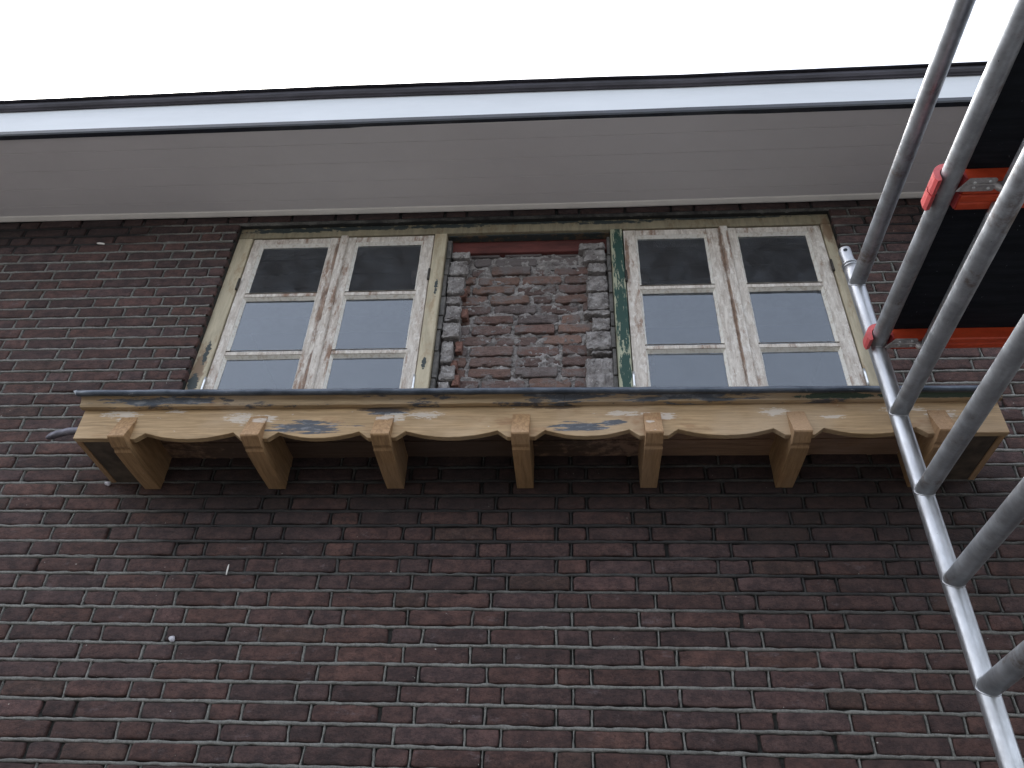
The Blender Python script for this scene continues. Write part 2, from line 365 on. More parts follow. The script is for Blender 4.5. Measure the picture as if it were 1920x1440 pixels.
V, FC, CO = [], [], []; nv = 0
def emit_brick(x0, x1, z0, z1, y, col, rough=.0009, chip=.0035, rot=.0, depth=.03, arr=None, rnd_corner=.0035):
    """one brick: a finely gridded face with worn arrises and returns going back into the wall"""
    global nv
    L_, Hh = x1-x0, z1-z0
    def grid(Ld, step):
        k = max(2, int(Ld/step)); inner = np.linspace(.014, Ld-.014, k)
        return np.concatenate(([0, .0025, .007], inner, [Ld-.007, Ld-.0025, Ld]))
    if L_ < .045: return
    gx = grid(L_, .026); gz = grid(Hh, .012)
    X, Z = np.meshgrid(gx, gz)
    ed = np.minimum(np.minimum(X, L_-X), np.minimum(Z, Hh-Z))
    Y = np.where(ed < .0001, .0045, np.where(ed < .003, .0012, np.where(ed < .008, .0002, 0.)))
    nxp, nzp = len(gx), len(gz)
    # wavy outline
    wob = nr.normal(0, rough, (4, max(nxp, nzp)))
    for w_ in range(4): wob[w_] = np.convolve(wob[w_], [.3, .4, .3], 'same')*1.5
    lowx = 1-np.clip(X/.02, 0, 1); hix = 1-np.clip((L_-X)/.02, 0, 1); loz = 1-np.clip(Z/.02, 0, 1); hiz = 1-np.clip((Hh-Z)/.02, 0, 1)
    dX = lowx*wob[0][:nzp, None]+hix*wob[1][:nzp, None]; dZ = loz*wob[2][None, :nxp]+hiz*wob[3][None, :nxp]
    # rounded corners
    cr = rnd_corner*nr.uniform(.3, 1.3, 4); q = 0
    for sx, ex in ((X, 1), (L_-X, -1)):
        for sz, ez in ((Z, 1), (Hh-Z, -1)):
            wgt = np.clip(1-sx/.014, 0, 1)*np.clip(1-sz/.014, 0, 1); dX += ex*wgt*cr[q]*.6; dZ += ez*wgt*cr[q]*.6; Y += wgt*cr[q]*.4; q += 1
    # chips
    for _ in range(nr.integers(0, 3)):
        cx, cz = nr.uniform(0, L_), (0 if nr.random() < .6 else Hh); rad = nr.uniform(.006, .018)
        wgt = np.clip(1-np.hypot((X-cx)*.7, Z-cz)/rad, 0, 1); Y += wgt*nr.uniform(.5, 1.2)*chip; dZ += wgt*(1 if cz == 0 else -1)*chip*.7
    if nr.random() < .45:
        q0 = nr.uniform(.0008, .0030); prof_ = np.interp(gx, np.linspace(0, L_, 9), nr.uniform(0, 1, 9))*q0; dZ += loz*prof_[None, :]
    Y += nr.normal(0, rough*.25, Y.shape)
    tx, tz = nr.normal(0, .004, 2)
    Y = Y+y+tx*(X-L_/2)+tz*(Z-Hh/2)*2
    ca = rot
    XX = x0+X+dX; ZZ = z0+Z+dZ+(X-L_/2)*ca
    pts = np.stack([XX.ravel(), Y.ravel(), ZZ.ravel()], 1)
    # border loop
    idx = np.arange(nxp*nzp).reshape(nzp, nxp)
    loop = np.concatenate((idx[0, :], idx[1:, -1], idx[-1, -2::-1], idx[-2:0:-1, 0]))
    back = pts[loop].copy(); back[:, 1] = y+depth
    base = nv
    f = np.stack([idx[:-1, :-1], idx[:-1, 1:], idx[1:, 1:], idx[1:, :-1]], -1).reshape(-1, 4)
    nl = len(loop); bi = nxp*nzp+np.arange(nl)
    side = np.stack([loop, bi, np.roll(bi, -1), np.roll(loop, -1)], 1)
    arr[0].append(np.concatenate((pts, back))); arr[1].append(np.concatenate((f, side))+arr[3][0])
    cc = np.tile(np.array([*col, 1.]), (len(pts)+nl, 1)); arr[2].append(cc); arr[3][0] += len(pts)+nl

def build_np(name, arr, mat, parent):
    v = np.concatenate(arr[0]); f = np.concatenate(arr[1]); c_ = np.concatenate(arr[2])
    me = bpy.data.meshes.new(name)
    me.vertices.add(len(v)); me.vertices.foreach_set('co', v.astype(np.float32).ravel())
    me.loops.add(f.size); me.loops.foreach_set('vertex_index', f.astype(np.int32).ravel())
    me.polygons.add(len(f)); me.polygons.foreach_set('loop_start', np.arange(0, f.size, 4, dtype=np.int32))
    me.update(calc_edges=True)
    me.polygons.foreach_set('use_smooth', np.ones(len(f), bool))
    a = me.color_attributes.new('col', 'FLOAT_COLOR', 'POINT'); a.data.foreach_set('color', c_.astype(np.float32).ravel())
    me.validate(); return link(name, me, mat, parent)

PAL_ = [(.062, .043, .041), (.070, .045, .040), (.052, .040, .040), (.078, .050, .046), (.058, .046, .048), (.047, .037, .038), (.085, .054, .046), (.066, .052, .054), (.055, .042, .035), (.095, .066, .066)]
PAL = [((c_[0]*.6+.029)*.80, (c_[1]*.6+.0180)*.735, (c_[2]*.6+.0180)*.71) for c_ in PAL_]
PW = [16, 14, 14, 10, 12, 9, 6, 9, 8, 3]
J = .0125
def row_perps(r):
    """centre lines of the head joints of course r (between bed joints r and r+1)"""
    base = -.6055 if r % 2 == 0 else -.333
    out_ = []
    x = base-.55*9
    while x < WX1+.5:
        out_ += [x, x+.11, x+.33]; x += .55
    return out_
def rects(r):
    """segments of this course, leaving the window opening out"""
    ps = [WX0]+[p for p in row_perps(r) if WX0+.05 < p < WX1-.05]+[WX1]
    zl, zh = zt(r+1), zt(r)
    holes = zh > -.20 and zl < FTOP-.004
    if not holes:
        return [(a, b) for a, b in zip(ps, ps[1:])]
    res = []
    # left of the opening the bond shifts to end on the jamb
    left = [p for p in ps if p < -2.2]; q = left[-1]
    seqs = [(.22, .11, .22), (.11, .22, .11, .11), (.22, .11, .11, .11), (.11, .22, .11), (.22, .22, .11)]
    s_ = seqs[r % 5]; k = 0
    while q < FX0-.005:
        q2 = q+s_[k % len(s_)]; k += 1
        if q2 > FX0-.055: q2 = FX0+J/2
        left.append(q2); q = q2
    res += list(zip(left, left[1:]))
    right = [p for p in ps if p > FX1+.055]; right = [FX1-J/2]+right
    res += list(zip(right, right[1:]))
    return res
arr = [[], [], [], [0]]
perp_list = []
rb = random.Random(3)
R0, R1 = int(round(-WTOP/H))-1, int((-G)/H)
for r in range(R0, R1+1):
    zl, zh = zt(r+1), zt(r)
    if zl > WTOP: continue
    segs = rects(r)
    for a, b in segs:
        zo = rb.gauss(0, .0009)
        colr = rb.choices(PAL, PW)[0]; k = rb.uniform(.84, 1.18); colr = tuple(v*k for v in colr)
        jx = J/2+rb.uniform(-.001, .0012)
        emit_brick(a+jx, b-jx, zl+J/2+zo-rb.uniform(0, .0015), zh-J/2+zo+rb.uniform(0, .001), rb.gauss(0, .0014), colr, rot=rb.gauss(0, .004), arr=arr)
    ends = sorted({round(s[0], 4) for s in segs} | {round(s[1], 4) for s in segs})
    perp_list.append((r, ends))
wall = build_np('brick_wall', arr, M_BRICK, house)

# mortar: backing sheet behind the bricks, plus bed and head joints as ragged ribbons
def wall_sheet(y, y2):
    bm = bmesh.new()
    for (a, b, c_, d_) in ((WX0, FX0, G, WTOP+.05), (FX1, WX1, G, WTOP+.05), (FX0, FX1, G, -.20), (FX0, FX1, FTOP, WTOP+.05)):
        add_box(bm, a, b, y, y2, c_, d_, 0)
    return bm
bm = wall_sheet(.013, .22)
back = from_bm('mortar_bed', bm, M_BACK, house)
MV, MF = [], []; mo = 0
def ribbon(pts_c, half, axis, y, face, depth=.016, amp=.0012):
    """pts_c: list of (x,z) centres; cross section raised to y=face"""
    global mo
    k = len(pts_c); P = np.array(pts_c)
    n1 = nr.normal(0, amp, k); n2 = nr.normal(0, amp, k); ny = nr.normal(0, .0003, k)
    n1 = np.convolve(n1, [.25, .5, .25], 'same')*1.4; n2 = np.convolve(n2, [.25, .5, .25], 'same')*1.4
    A = np.zeros((k, 4, 3))
    for i, (s, yy) in enumerate(((1, depth), (.82, 0), (-.82, 0), (-1, depth))):
        off = s*half+(n1 if s > 0 else n2)
        A[:, i, 0] = P[:, 0]+(off if axis == 'z' else 0); A[:, i, 2] = P[:, 1]+(0 if axis == 'z' else off)
        A[:, i, 1] = face+yy+ny
    MV.append(A.reshape(-1, 3)); i0 = mo+np.arange(k-1)*4
    for i in range(3): MF.append(np.stack([i0+i, i0+i+1, i0+i+5, i0+i+4], 1))
    mo += 4*k
def spans(z):
    return [(WX0, FX0), (FX1, WX1)] if -.20 < z < FTOP-.01 else [(WX0, WX1)]
for r in range(R0, R1+1):
    z = zt(r)
    if z > WTOP: continue
    for a, b in spans(z):
        xx = np.arange(a, b+.001, .012); zz = z+np.interp(xx, np.arange(a, b+.5, .25), nr.normal(0, .0009, len(np.arange(a, b+.5, .25))))
        ribbon(list(zip(xx, zz-.0008)), J/2*.90, 'x', 0, .0004, amp=.0012)
for r, ends in perp_list:
    zl, zh = zt(r+1), zt(r)
    for e in ends:
        if e < WX0+.01 or e > WX1-.01 or (zh > -.2 and zl < FTOP and (abs(e-FX0) < .02 or abs(e-FX1) < .02)): continue
        # a few head joints have lost their mortar near the bottom of the view
        if (r in (20, 21, 22) and (.52 < e < .82 or -1.86 < e < -1.52)) : continue
        if rb.random() < .012: continue
        tilt = rb.gauss(0, .0012); zz = np.linspace(zl+.004, min(zh, WTOP)-.004, 6)
        ribbon([(e+tilt*(i-2.5)/2.5+rb.gauss(0, .0004), q) for i, q in enumerate(zz)], J/2*rb.uniform(.34, .62), 'z', 0, .0014+rb.uniform(0, .0025), amp=.0009)
v = np.concatenate(MV); f = np.concatenate(MF)
me = bpy.data.meshes.new('pointing'); me.vertices.add(len(v)); me.vertices.foreach_set('co', v.astype(np.float32).ravel())
me.loops.add(f.size); me.loops.foreach_set('vertex_index', f.astype(np.int32).ravel()); me.polygons.add(len(f)); me.polygons.foreach_set('loop_start', np.arange(0, f.size, 4, dtype=np.int32))
me.update(calc_edges=True); me.validate()
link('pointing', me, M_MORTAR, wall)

# small plugs and specks on the wall
def blob(name, c_, r, mat, parent, seed, squash=(1, .7, .8)):
    bm = bmesh.new(); bmesh.ops.create_icosphere(bm, subdivisions=3, radius=r); R = random.Random(seed)
    dirs = [Vector((R.gauss(0, 1), R.gauss(0, 1), R.gauss(0, 1))).normalized() for _ in range(9)]; am = [R.uniform(.1, .5) for _ in range(9)]
    for v_ in bm.verts:
        d = v_.co.normalized(); s = 1+sum(a*max(0, d.dot(q))**6 for a, q in zip(am, dirs)) - .15
        v_.co = Vector((v_.co.x*s*squash[0], v_.co.y*s*squash[1], v_.co.z*s*squash[2]))+Vector(c_)
    return from_bm(name, bm, mat, parent, True)
blob('wall_plug', (-1.34, -.008, -1.052), .011, M_BLOB, house, 4)
blob('wall_plug', (-1.778, -.012, -.452), .010, M_BLOB, house, 8)
for k_, (bx_, bz_, br_, sq_) in enumerate(((-1.215, -.805, .006, (.5, .4, 3.2)), (-1.205, -.86, .004, (.6, .4, 2.2)))):
    blob('paint_spatter', (bx_, -.001, bz_), br_, M_TRIM, house, 40+k_, sq_)
blob('wall_plug', (-2.31, -.004, .935), .009, M_TRIM, house, 9, (2.2, .5, .6))

# ------------------------------------------------------------------ roof overhang
ex = [WX0+i*(WX1-WX0)/30 for i in range(31)]
def lin(x, pts):
    return float(np.interp(x, [p[0] for p in pts], [p[1] for p in pts]))
def sz(x): return lin(x, [(-4.4, 1.122), (-2.9, 1.129), (-2.07, 1.123), (-1.24, 1.118), (.087, 1.113), (1.6, 1.120), (3.4, 1.12)])
# seven soffit boards with narrow shadow gaps
seams = [0., -.09, -.195, -.30, -.405, -.4925]
roof = empty('roof_overhang', (0, 0, 0)); roof.parent = house; roof.location = (0, 0, -G)
for i in range(len(seams)-1):
    a, b = seams[i], seams[i+1]; gp = .0003
    bm = bmesh.new(); tl = rnd.uniform(-.0002, .0002)
    long_extrude(bm, lambda x, a=a, b=b: [(a-gp, sz(x)+.002), (a-.0015, sz(x)), (b+.0015, sz(x)+tl), (b+gp, sz(x)+.002), (b+gp, sz(x)+.018), (a-gp, sz(x)+.018)], ex, .0003, seed=i)
    from_bm('soffit_board', bm, M_SOFFIT, roof)
bm = bmesh.new()
long_extrude(bm, lambda x: [(-.001, sz(x)-.004), (-.006, sz(x)-.0125), (-.013, sz(x)-.0125), (-.030, sz(x)-.006), (-.034, sz(x)+.0012), (-.001, sz(x)+.0012)], ex, .0004, seed=9)
from_bm('cove_trim', bm, M_TRIM, roof)
# black drip strip, white fascia, dark gutter
def fz(x): return lin(x, [(-4.4, 1.120), (-1.9, 1.120), (.1, 1.118), (3.4, 1.120)])
bm = bmesh.new()
def drip(x):
    z = fz(x); t_ = .037
    return [(-.487, z-.002), (-.510, z-.004), (-.514, z+.004), (-.5135, z+t_*.62), (-.5075, z+t_*.70), (-.5065, z+t_), (-.487, z+t_)]
long_extrude(bm, drip, ex, .0004, seed=3); from_bm('drip_strip', bm, M_BLACK, roof)
bm = bmesh.new()
def fasc(x):
    z0 = fz(x)+.03; z1 = 1.335
    return [(-.488, z0), (-.5035, z0), (-.5045, z1-.05), (-.503, z1+.002), (-.488, z1+.002)]
long_extrude(bm, fasc, ex, .0003, seed=5); from_bm('white_fascia_board', bm, M_WHITE, roof)
bm = bmesh.new()
def gut(x):
    z = 1.330+lin(x, [(-4, -.014), (-2.6, -.011), (-1.1, .003), (.1, -.008), (.5, -.015), (1.5, -.008), (3, -.008)])
    P = [(-.489, z+.003), (-.506, z), (-.511, z-.003), (-.5145, z+.001), (-.513, z+.004), (-.520, z+.009), (-.527, z+.020), (-.530, z+.032)]
    for q in range(9):
        a = math.radians(200-q*26); P.append((-.537+.008*math.cos(a)*-1, z+.039+.008*math.sin(a)*1))
    P += [(-.489, z+.047)]
    return P
gx_ = [WX0+i*(WX1-WX0)/60 for i in range(61)]
long_extrude(bm, gut, gx_, .0006, seed=6); from_bm('roof_edge_gutter', bm, M_GUTTER, roof)
bm = bmesh.new(); add_box(bm, WX0, WX1, -.4925, 7, 1.15, 1.343, 0); from_bm('flat_roof', bm, M_GUTTER, roof)
# lintel closing the wall up to the soffit boards is the brick wall itself; dark room behind the windows
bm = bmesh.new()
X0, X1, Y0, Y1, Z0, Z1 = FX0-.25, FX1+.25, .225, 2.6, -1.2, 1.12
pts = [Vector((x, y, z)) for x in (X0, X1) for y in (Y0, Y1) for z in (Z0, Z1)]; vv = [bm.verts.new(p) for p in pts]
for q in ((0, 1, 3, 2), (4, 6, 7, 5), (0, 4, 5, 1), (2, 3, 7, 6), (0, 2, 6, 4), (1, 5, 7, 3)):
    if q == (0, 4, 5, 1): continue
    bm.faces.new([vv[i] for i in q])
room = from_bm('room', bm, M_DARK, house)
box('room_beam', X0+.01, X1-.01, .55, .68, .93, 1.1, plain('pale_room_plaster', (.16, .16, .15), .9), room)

# ------------------------------------------------------------------ window frame
FY = .030; SB = -.16                       # frame face; bottom of timber work (hidden behind the canopy)
wf = box('window_frame', FX0, FX1, FY, .086, .985, FTOP, M_HEADF, house, .003)
box('jamb', FX0, -1.5585, FY, .13, SB, .9835, M_FRAME, wf, .003)
box('jamb', 1.1845, FX1, FY, .13, SB, .9835, M_FRAME, wf, .003)
box('jamb', -.6475, -.588, FY-.002, .13, SB, .9835, M_FRAME, wf, .003)
box('jamb', .200, .2565, FY-.002, .13, SB, .9835, M_FRAME_GREEN, wf, .003)
box('sill', FX0, FX1, -.02, .14, SB-.05, SB-.001, M_FRAME, wf, .003)
# the head carries on deeper over the bricked-up bay
box('head_lining', -.5875, .1995, .046, .0865, .978, .9845, M_HEAD, wf, .001)

def casement(x0, x1, gx0, gx1, cover=None, hinge_side=-1, glass_tilt=0., dust=None):
    """one side-hung casement: stiles and rails, two bars, three panes"""
    Z1_, Zb = .9800, SB+.004; y0, y1 = .036, .072
    gt = .943; bars = ((.581, .610), (.226, .256)); gb = -.11
    bm = bmesh.new()
    def seg_box(a, b, c_, d_, e, g_):
        add_box(bm, a, b, c_, d_, e, g_, .003, 2)
    seg_box(x0, gx0, y0, y1, Zb, Z1_); seg_box(gx1, x1, y0, y1, Zb, Z1_)
    seg_box(gx0+.0005, gx1-.0005, y0+.0007, y1-.0007, gt, Z1_-.0008); seg_box(gx0+.0005, gx1-.0005, y0+.0007, y1-.0007, Zb, gb)
    s = from_bm('window', bm, M_SASH, house)
    for (a, b) in bars:
        bm = bmesh.new()
        # moulded bar: narrow nose, splayed putty shoulder
        m_ = (a+b)/2
        long_extrude(bm, [(y0+.004, m_-.009), (y0+.004, m_+.009), (y0+.012, b-.003), (y0+.026, b), (y0+.026, a), (y0+.012, a+.003)], xs_range(gx0-.008, gx1+.008, .04), .0006, seed=int(x0*90)+5)
        from_bm('glazing_bar', bm, M_SASH, s)
    edges = [(bars[0][1], gt), (bars[1][1], bars[0][0]), (gb, bars[1][0])]
    for (a, b) in edges:
        bm = bmesh.new()
        tl = glass_tilt+rnd.uniform(-.0015, .0015); gy = y0+.020
        q = [bm.verts.new(p) for p in ((gx0, gy, a), (gx1, gy+tl, a), (gx1, gy+tl+rnd.uniform(-.001, .001), b), (gx0, gy, b))]; bm.faces.new(q)
        me_ = bpy.data.meshes.new('glass_pane'); bm.to_mesh(me_); bm.free(); link('glass_pane', me_, M_GLASS, s)   # front normal faces the street
        # putty fillet: light line round each pane
        bm = bmesh.new(); pw = .0095
        R = rnd
        def fil(p, q_, inward):
            k = 14; prev = None
            for i in range(k+1):
                t_ = i/k; c_ = Vector(p).lerp(Vector(q_), t_); w_ = pw*R.uniform(.92, 1.08)
                A_ = bm.verts.new((c_.x, y0+.0015, c_.z)); B_ = bm.verts.new((c_.x+inward[0]*w_, gy-.0012, c_.z+inward[1]*w_))
                if prev: bm.faces.new((prev[0], A_, B_, prev[1]))
                prev = (A_, B_)
        fil((gx0, 0, a), (gx0, 0, b), (1, 0)); fil((gx1, 0, a), (gx1, 0, b), (-1, 0)); fil((gx0, 0, b), (gx1, 0, b), (0, -1)); fil((gx0, 0, a), (gx1, 0, a), (0, 1))
        from_bm('putty', bm, M_PUTTY, s)
    if cover:
        a, b = cover
        bm = bmesh.new(); long = [(a, .028), (a+.004, .023), (b-.004, .023), (b, .028), (b, .0355), (a, .0355)]
        zs = xs_range(Zb, Z1_, .05); R = random.Random(5); prev = None
        rings = [[bm.verts.new((x+R.uniform(-.0006, .0006), y, z)) for x, y in long] for z in zs]
        for A_, B_ in zip(rings, rings[1:]):
            for i in range(6): bm.faces.new((A_[i], A_[(i+1) % 6], B_[(i+1) % 6], B_[i]))
        bm.faces.new(rings[0]); bm.faces.new(rings[-1][::-1])
        from_bm('cover_strip', bm, M_SASH, s)
    hx = x0-.001 if hinge_side < 0 else x1+.001
    for z, mt, hl in ((.70 if hinge_side > 0 else .66, M_HINGE, .035), (.055, M_SILVER, .042)):
        bm = bmesh.new(); tube_mesh(bm, (hx, .0265, z-hl), (hx, .0265, z+hl), .0052 if mt is M_SILVER else .006, 12, 4)
        from_bm('hinge', bm, mt, s, True)
    return s
tag(casement(-1.5535, -1.113, -1.511, -1.166, hinge_side=-1), label='outer left casement, paint scraped to bare grey wood')
tag(casement(-1.1095, -.652, -1.036, -.7045, (-1.113, -1.076), 1), label='casement left of the bricked-up bay')
tag(casement(.2610, .7185, .319, .651, None, -1), label='casement right of the bricked-up bay, beside the green post')
tag(casement(.7225, 1.1800, .791, 1.121, (.712, .752), 1), label='outer right casement with a rust-brown seam')

# ------------------------------------------------------------------ bricked-up bay between the windows
BX0, BX1 = -.5865, .1985
arr = [[], [], [], [0]]
OP = [(.135, .088, .074), (.115, .074, .064), (.15, .098, .080), (.10, .070, .063), (.125, .088, .078), (.11, .09, .086), (.09, .064, .058)]
ri = random.Random(21); z = -.17; r = 0
while z < .93:
    x = BX0-.02-ri.uniform(0, .18)
    while x < BX1+.02:
        L_ = ri.choice([.205, .205, .205, .10, .20])*ri.uniform(.94, 1.04)
        k = ri.uniform(.8, 1.15); cc = tuple(v*k for v in ri.choice(OP)); 
        y = .108+ri.gauss(0, .0045)
        h0, h1 = z+ri.uniform(-.002, .002), z+.0515+ri.uniform(-.003, .002)
        emit_brick(x, x+L_-.012-ri.uniform(0, .008), h0, h1, y, cc, rough=.0019, chip=.014, rot=ri.gauss(0, .010), depth=.05, arr=arr, rnd_corner=.004)
        x += L_
    z += .0625; r += 1
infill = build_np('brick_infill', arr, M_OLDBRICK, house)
infill.data.polygons.foreach_set('use_smooth', np.zeros(len(infill.data.polygons), bool))
# lumpy mortar bed between these bricks: displaced grid
def lumpy_sheet(name, x0, x1, z0, z1, y, amp, mat, parent, step=.006, seed=0, holes=.0):
    from mathutils import noise as mn
    nx_, nz_ = int((x1-x0)/step), int((z1-z0)/step); bm = bmesh.new(); grid = []
    for j in range(nz_+1):
        row = []
        for i in range(nx_+1):
            px_, pz = x0+(x1-x0)*i/nx_, z0+(z1-z0)*j/nz_
            q = mn.fractal(Vector((px_*22+seed, pz*30, seed)), 1., 2., 5)
            q2 = mn.noise(Vector((px_*75, seed, pz*75)))
            row.append(bm.verts.new((px_, y-amp*q-amp*.35*q2, pz)))
        grid.append(row)
    for j in range(nz_):
        for i in range(nx_): bm.faces.new((grid[j][i], grid[j][i+1], grid[j+1][i+1], grid[j+1][i]))
    return from_bm(name, bm, mat, parent)
lumpy_sheet('squeezed_mortar', BX0-.02, BX1+.02, -.17, .90, .118, .017, M_LUMP, infill, seed=3)
# smear of mortar over the upper courses
lumpy_sheet('squeezed_mortar', -.36, .08, .80, .895, .113, .013, M_LUMP, infill, seed=11)

def rough_block(x0, x1, y0, y1, z0, z1, seed, amp=.006):
    from mathutils import noise as mn
    bm = bmesh.new(); add_box(bm, x0, x1, y0, y1, z0, z1, 0)
    bmesh.ops.subdivide_edges(bm, edges=bm.edges[:], cuts=13, use_grid_fill=True)
    cx, cy, cz = (x0+x1)/2, (y0+y1)/2, (z0+z1)/2
    for v_ in bm.verts:
        p = v_.co
        # wear corners
        ux, uy, uz = abs(p.x-cx)/(x1-x0)*2, abs(p.y-cy)/(y1-y0)*2, abs(p.z-cz)/(z1-z0)*2
        e = max(0, sorted((ux, uy, uz))[1]-.72)/.28
        n1 = mn.fractal(Vector((p.x*28+seed*3.1, p.y*28, p.z*28)), 1., 2., 4)
        n2 = mn.noise(Vector((p.x*95, p.y*95+seed, p.z*95)))
        sh = 1-.10*e*max(0., .6+n1*1.5)
        v_.co = Vector((cx+(p.x-cx)*sh, cy+(p.y-cy)*sh, cz+(p.z-cz)*sh))
        v_.co.y -= amp*(n1*1.1+n2*.35)*(1 if p.y < cy else 0); v_.co.x += amp*.9*n1*(1-uy*.3); v_.co.z += amp*.35*n2
    return bm
blocks_l = [(-.562, -.473, .845, .895, 1), (-.566, -.478, .735, .838, 2), (-.566, -.486, .605, .722, 3), (-.560, -.497, .545, .597, 4), (-.562, -.490, .455, .540, 5),
            (-.562, -.497, .440, .452, 55), (-.562, -.486, .335, .432, 6), (-.560, -.510, .195, .325, 7), (-.556, -.490, .10, .19, 8), (-.556, -.51, -.10, .095, 9)]
for a, b, c_, d_, s_ in blocks_l:
    from_bm('mortar_toothing', rough_block(a, b, .060+.004*(s_ % 3), .13, c_+(.004 if d_-c_ > .03 else 0), d_-(.008 if d_-c_ > .03 else 0), s_, .0095), M_LUMP, infill)
blocks_r = [(.050, .172, .895, .945, 11), (.075, .172, .805, .89, 12), (.090, .172, .735, .80, 13), (.082, .176, .615, .722, 14), (.085, .178, .49, .605, 15), (.062, .178, .465, .488, 16),
            (.100, .180, .375, .455, 17), (.072, .181, .255, .368, 18), (.095, .181, .235, .250, 19), (.070, .183, -.10, .225, 20)]
for a, b, c_, d_, s_ in blocks_r:
    from_bm('mortar_toothing', rough_block(a, b, .062+.005*(s_ % 3), .13, c_+(.004 if d_-c_ > .03 else 0), d_-(.008 if d_-c_ > .03 else 0), s_, .0095), M_LUMP, infill)
# loose brick fragments wedged on the left
for k_, (a, c_) in enumerate(((-.505, .60), (-.49, .47), (-.50, .27), (-.515, .165), (-.50, .08))):
    bm = rough_block(a, a+.03, .078, .12, c_, c_+.055, 31+k_, .006); o = from_bm('brick_fragment', bm, plain('broken_brick', (.15, .075, .058), .9, var=.35, scale=40, bump=.002), infill)
# packing strips between posts and toothing, red timber lintel above
zb = [-.15, .02, .10, .25, .375, .46, .58, .72, .83, .96]
for i in range(len(zb)-1):
    box('packing_strip', BX0+.001, BX0+.017+(i % 3)*.003, .052, .10, zb[i]+.003, zb[i+1]-.003, M_BLOCK, infill, .002)
    box('packing_strip', BX1-.016-(i % 2)*.003, BX1-.001, .052, .10, zb[i]+.006, zb[i+1]-.002, M_BLOCK, infill, .002)
box('red_lintel', BX0+.001, BX1-.001, .088, .15, .903, .9845, M_REDWOOD, infill, .003)

# ------------------------------------------------------------------ canopy below the windows
CX0, CX1, CB, CT = -1.772, 1.436, -.4405, -.305
centers = [-1.593, -1.108, -.655, -.170, .281, .764, 1.226]
canopy = empty('timber_canopy', (0, 0, 0)); canopy.parent = house; canopy.location = (-.17, 0, -.30-G)
# scalloped fascia : outline in x,z
def outline():
    P = [(CX0, CB)]
    for i, c_ in enumerate(centers):
        lo, hi = c_-.048, c_+.048
        if i == 0: P += [(c_-.03, CB-.001), (hi, CB-.005)]
        elif i == len(centers)-1: P += [(lo, CB-.006), (c_+.03, CB-.003)]
        else: P += [(lo, CB-.006), (hi, CB-.006)]
        if i < len(centers)-1:
            a = c_+.048+.034; b = centers[i+1]-.048-.034; pk = CB+.021; m_ = (a+b)/2
            P.append((a, pk))
            for k in range(1, 24):
                t_ = k/24; P.append((a+(b-a)*t_, pk-(.0265)*(1-(2*t_-1)**2)))
            P.append((b, pk))
    P.append((CX1, CB-.003)); return P
lower = outline()
bm = bmesh.new()
def fascia_grid(bm, lower, yf, yb, top):
    # densify and build strips from lower edge to top
    L2 = []
    for (a, b) in zip(lower, lower[1:]):
        k = max(1, int(abs(b[0]-a[0])/.04))
        L2 += [(a[0]+(b[0]-a[0])*i/k, a[1]+(b[1]-a[1])*i/k) for i in range(k)]
    L2.append(lower[-1]); R = random.Random(2); bev = .0015
    rows = []
    for (x, z) in L2:
        dy = R.uniform(-.0004, .0004); dz = R.uniform(-.0006, .0006)
        rows.append([bm.verts.new(p) for p in ((x, yb, top), (x, yf+dy, top), (x, yf+dy, (top+z)/2), (x, yf+dy, z+bev+dz), (x, yf+bev, z+dz), (x, yb, z+dz))])
    for A_, B_ in zip(rows, rows[1:]):
        for i in range(6): bm.faces.new((A_[i], B_[i], B_[(i+1) % 6], A_[(i+1) % 6]))
    bm.faces.new(rows[0]); bm.faces.new(rows[-1][::-1])
fascia_grid(bm, lower, -.300, -.278, CT+.012)
fo = from_bm('scalloped_fascia', bm, M_FASCIA, canopy)
# end boards
for xx0, xx1 in ((CX0+.0005, CX0+.022), (CX1-.022, CX1-.0005)):
    bm = bmesh.new(); add_box(bm, xx0, xx1, -.2775, .004, CB-.0006, -.26, .0015); from_bm('end_board', bm, M_BRACKET, canopy)
# dirty boards closing the two end bays from below
for a_, b_ in ((CX0+.0225, centers[0]-.036), (centers[-1]+.036, CX1-.0225)):
    box('end_bay_board', a_, b_, -.2775, .006, CB+.002, CB+.014, M_ENDBAY, canopy, .001)
# soffit planks inside
for (a, b, dz) in ((-.100, .006, 0.), (-.187, -.104, .004), (-.277, -.191, .002)):
    bm = bmesh.new(); long_extrude(bm, [(a, -.330+dz), (b, -.330+dz), (b, -.312+dz), (a, -.312+dz)], xs_range(CX0+.023, CX1-.023, .12), .0008, seed=int(a*1000)); from_bm('underside_plank', bm, M_UNDER, canopy)
# crown moulding along the top of the fascia
bm = bmesh.new()
def prof(x):
    tl = -.026*(x+1.8)/3.25
    return [(-.3005, -.318), (-.306, -.3195), (-.322, -.3185), (-.3255, -.312), (-.3265, -.302+tl*.3), (-.3285, -.294+tl*.55), (-.333, -.286+tl*.8), (-.341, -.279+tl), (-.3415, -.268+tl), (-.3005, -.268+tl)]
long_extrude(bm, prof, xs_range(-1.782, -.020, .05), .0009, seed=8)
from_bm('crown_moulding', bm, M_MOULD, canopy)
bm = bmesh.new(); long_extrude(bm, lambda x: [(a, b+.0008) for a, b in prof(x)], xs_range(-.0185, 1.446, .05), .0009, seed=18)
from_bm('crown_moulding', bm, M_MOULD, canopy)
